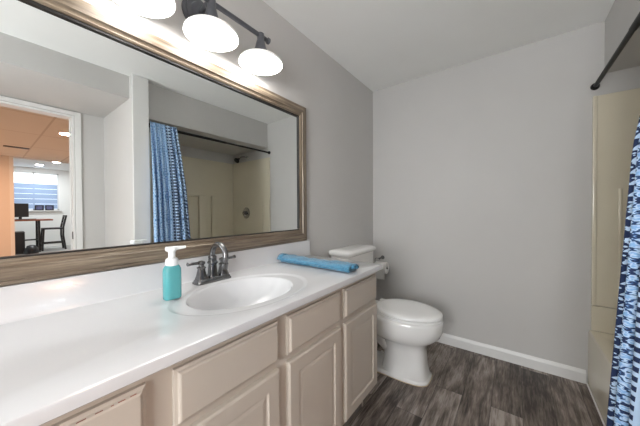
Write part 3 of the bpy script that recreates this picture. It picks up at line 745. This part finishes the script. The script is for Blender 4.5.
# desk
tb = thing('desk', 'tall red brown desk with black legs under the far window', 'desk', (10.2, 0.8, 0))
TZT = 0.955
link_mesh('desk_top', bx(9.85, 10.55, 0.10, 1.33, TZT - 0.045, TZT), M['redwood'], tb, bevel=0.006)
for x in (9.93, 10.47):
    for y in (0.18, 1.05):
        bm = bmesh.new(); bar(bm, (x, y, 0), (x, y, TZT - 0.046), 0.045, 0.045); link_mesh('leg', bm, M['blackwood'], tb)
bm = bmesh.new(); bar(bm, (10.47, 0.205, 0.33), (10.47, 1.025, 0.33), 0.03, 0.04); bar(bm, (9.955, 1.05, 0.33), (10.445, 1.05, 0.33), 0.03, 0.04)
link_mesh('stretcher', bm, M['blackwood'], tb)
# monitor
mo = thing('monitor', 'black computer monitor standing on the red brown desk', 'monitor', (10.15, 0.72, TZT))
link_mesh('stand', bx((10.08, 10.26, 0.60, 0.82, TZT + 0.0005, TZT + 0.012), (10.19, 10.21, 0.68, 0.74, TZT + 0.012, TZT + 0.14)), M['darkplastic'], mo)
link_mesh('screen', bx(10.14, 10.185, 0.52, 0.87, TZT + 0.07, TZT + 0.46), M['darkplastic'], mo, bevel=0.008)
kb = tag(link_mesh('keyboard', bx(9.93, 10.05, 0.62, 1.0, TZT + 0.0005, TZT + 0.02), M['greybox'], bevel=0.005), 'dark keyboard lying on the desk before the monitor', 'keyboard')
# computer case and bag on the carpet
pc = thing('computer_tower', 'dark grey computer case on the floor under the desk', 'computer', (9.9, 0.62, 0))
link_mesh('case', bx(9.72, 10.10, 0.55, 0.76, 0.0005, 0.62), M['greybox'], pc, bevel=0.006)
link_mesh('front_panel', bx(9.715, 9.719, 0.56, 0.75, 0.03, 0.60), M['darkplastic'], pc)
bm = bmesh.new(); loft(bm, [oval(9.50, 0.16, 0.13, 0.0008, 20, cy=0.86), oval(9.50, 0.19, 0.15, 0.06, 20, cy=0.86), oval(9.50, 0.17, 0.13, 0.16, 20, cy=0.86), oval(9.50, 0.08, 0.08, 0.24, 20, cy=0.86), oval(9.50, 0.03, 0.03, 0.26, 20, cy=0.86)])
tag(link_mesh('bag', bm, M['darkplastic'], smooth=True), 'slumped black bag on the floor beside the computer case', 'bag')
# chair, its back to the right
chy, chx, hs = 1.37, 10.25, 0.21
ch = thing('bar_chair', 'black ladder back bar chair pulled up to the desk', 'chair', (chx, chy, 0))
sz = 0.635
link_mesh('seat', bx(chx - hs, chx + hs, chy - 0.24, chy + 0.20, sz, sz + 0.045), M['blackwood'], ch, bevel=0.012)
for sx in (-1, 1):
    bm = bmesh.new(); bar(bm, (chx + sx * (hs - 0.02), chy - 0.25, 0), (chx + sx * (hs - 0.03), chy - 0.215, sz - 0.001), 0.042, 0.042); link_mesh('leg', bm, M['blackwood'], ch)
    bm = bmesh.new(); x = chx + sx * (hs - 0.025)
    for a, b_ in (((x, chy + 0.25, 0), (x, chy + 0.20, 0.45)), ((x, chy + 0.20, 0.45), (x, chy + 0.205, 0.70)), ((x, chy + 0.205, 0.70), (x, chy + 0.275, 1.06))): bar(bm, a, b_, 0.042, 0.042)
    link_mesh('leg', bm, M['blackwood'], ch)
    bm = bmesh.new(); bar(bm, (chx + sx * (hs - 0.024), chy - 0.225, 0.22), (chx + sx * (hs - 0.024), chy + 0.215, 0.22), 0.025, 0.035); link_mesh('stretcher', bm, M['blackwood'], ch)
for z, y in ((0.80, 0.225), (0.91, 0.246), (1.02, 0.267)):
    bm = bmesh.new(); bar(bm, (chx - hs + 0.045, chy + y, z), (chx + hs - 0.045, chy + y, z), 0.02, 0.055); link_mesh('slat', bm, M['blackwood'], ch)
bm = bmesh.new(); bar(bm, (chx - hs + 0.045, chy - 0.24, 0.20), (chx + hs - 0.045, chy - 0.24, 0.20), 0.03, 0.035); link_mesh('stretcher', bm, M['blackwood'], ch)
# picture frames on the sill
for k, (y, lab) in enumerate(((1.19, 'left photo in a dark frame on the far window sill'), (1.42, 'right photo in a dark frame on the far window sill'))):
    x = FX - 0.045; z0 = WZ0 - 0.0015
    p = thing('photo_frame', lab, 'picture frame', (x, y, z0), 'framed photos on the far sill')
    link_mesh('frame', bx((x, x + 0.02, y - 0.10, y + 0.10, z0, z0 + 0.03), (x, x + 0.02, y - 0.10, y + 0.10, z0 + 0.14, z0 + 0.17), (x, x + 0.02, y - 0.10, y - 0.07, z0 + 0.03, z0 + 0.14), (x, x + 0.02, y + 0.07, y + 0.10, z0 + 0.03, z0 + 0.14)), M['blackwood'], p)
    link_mesh('print', bx(x + 0.008, x + 0.012, y - 0.069, y + 0.069, z0 + 0.031, z0 + 0.139), M['photo'], p)
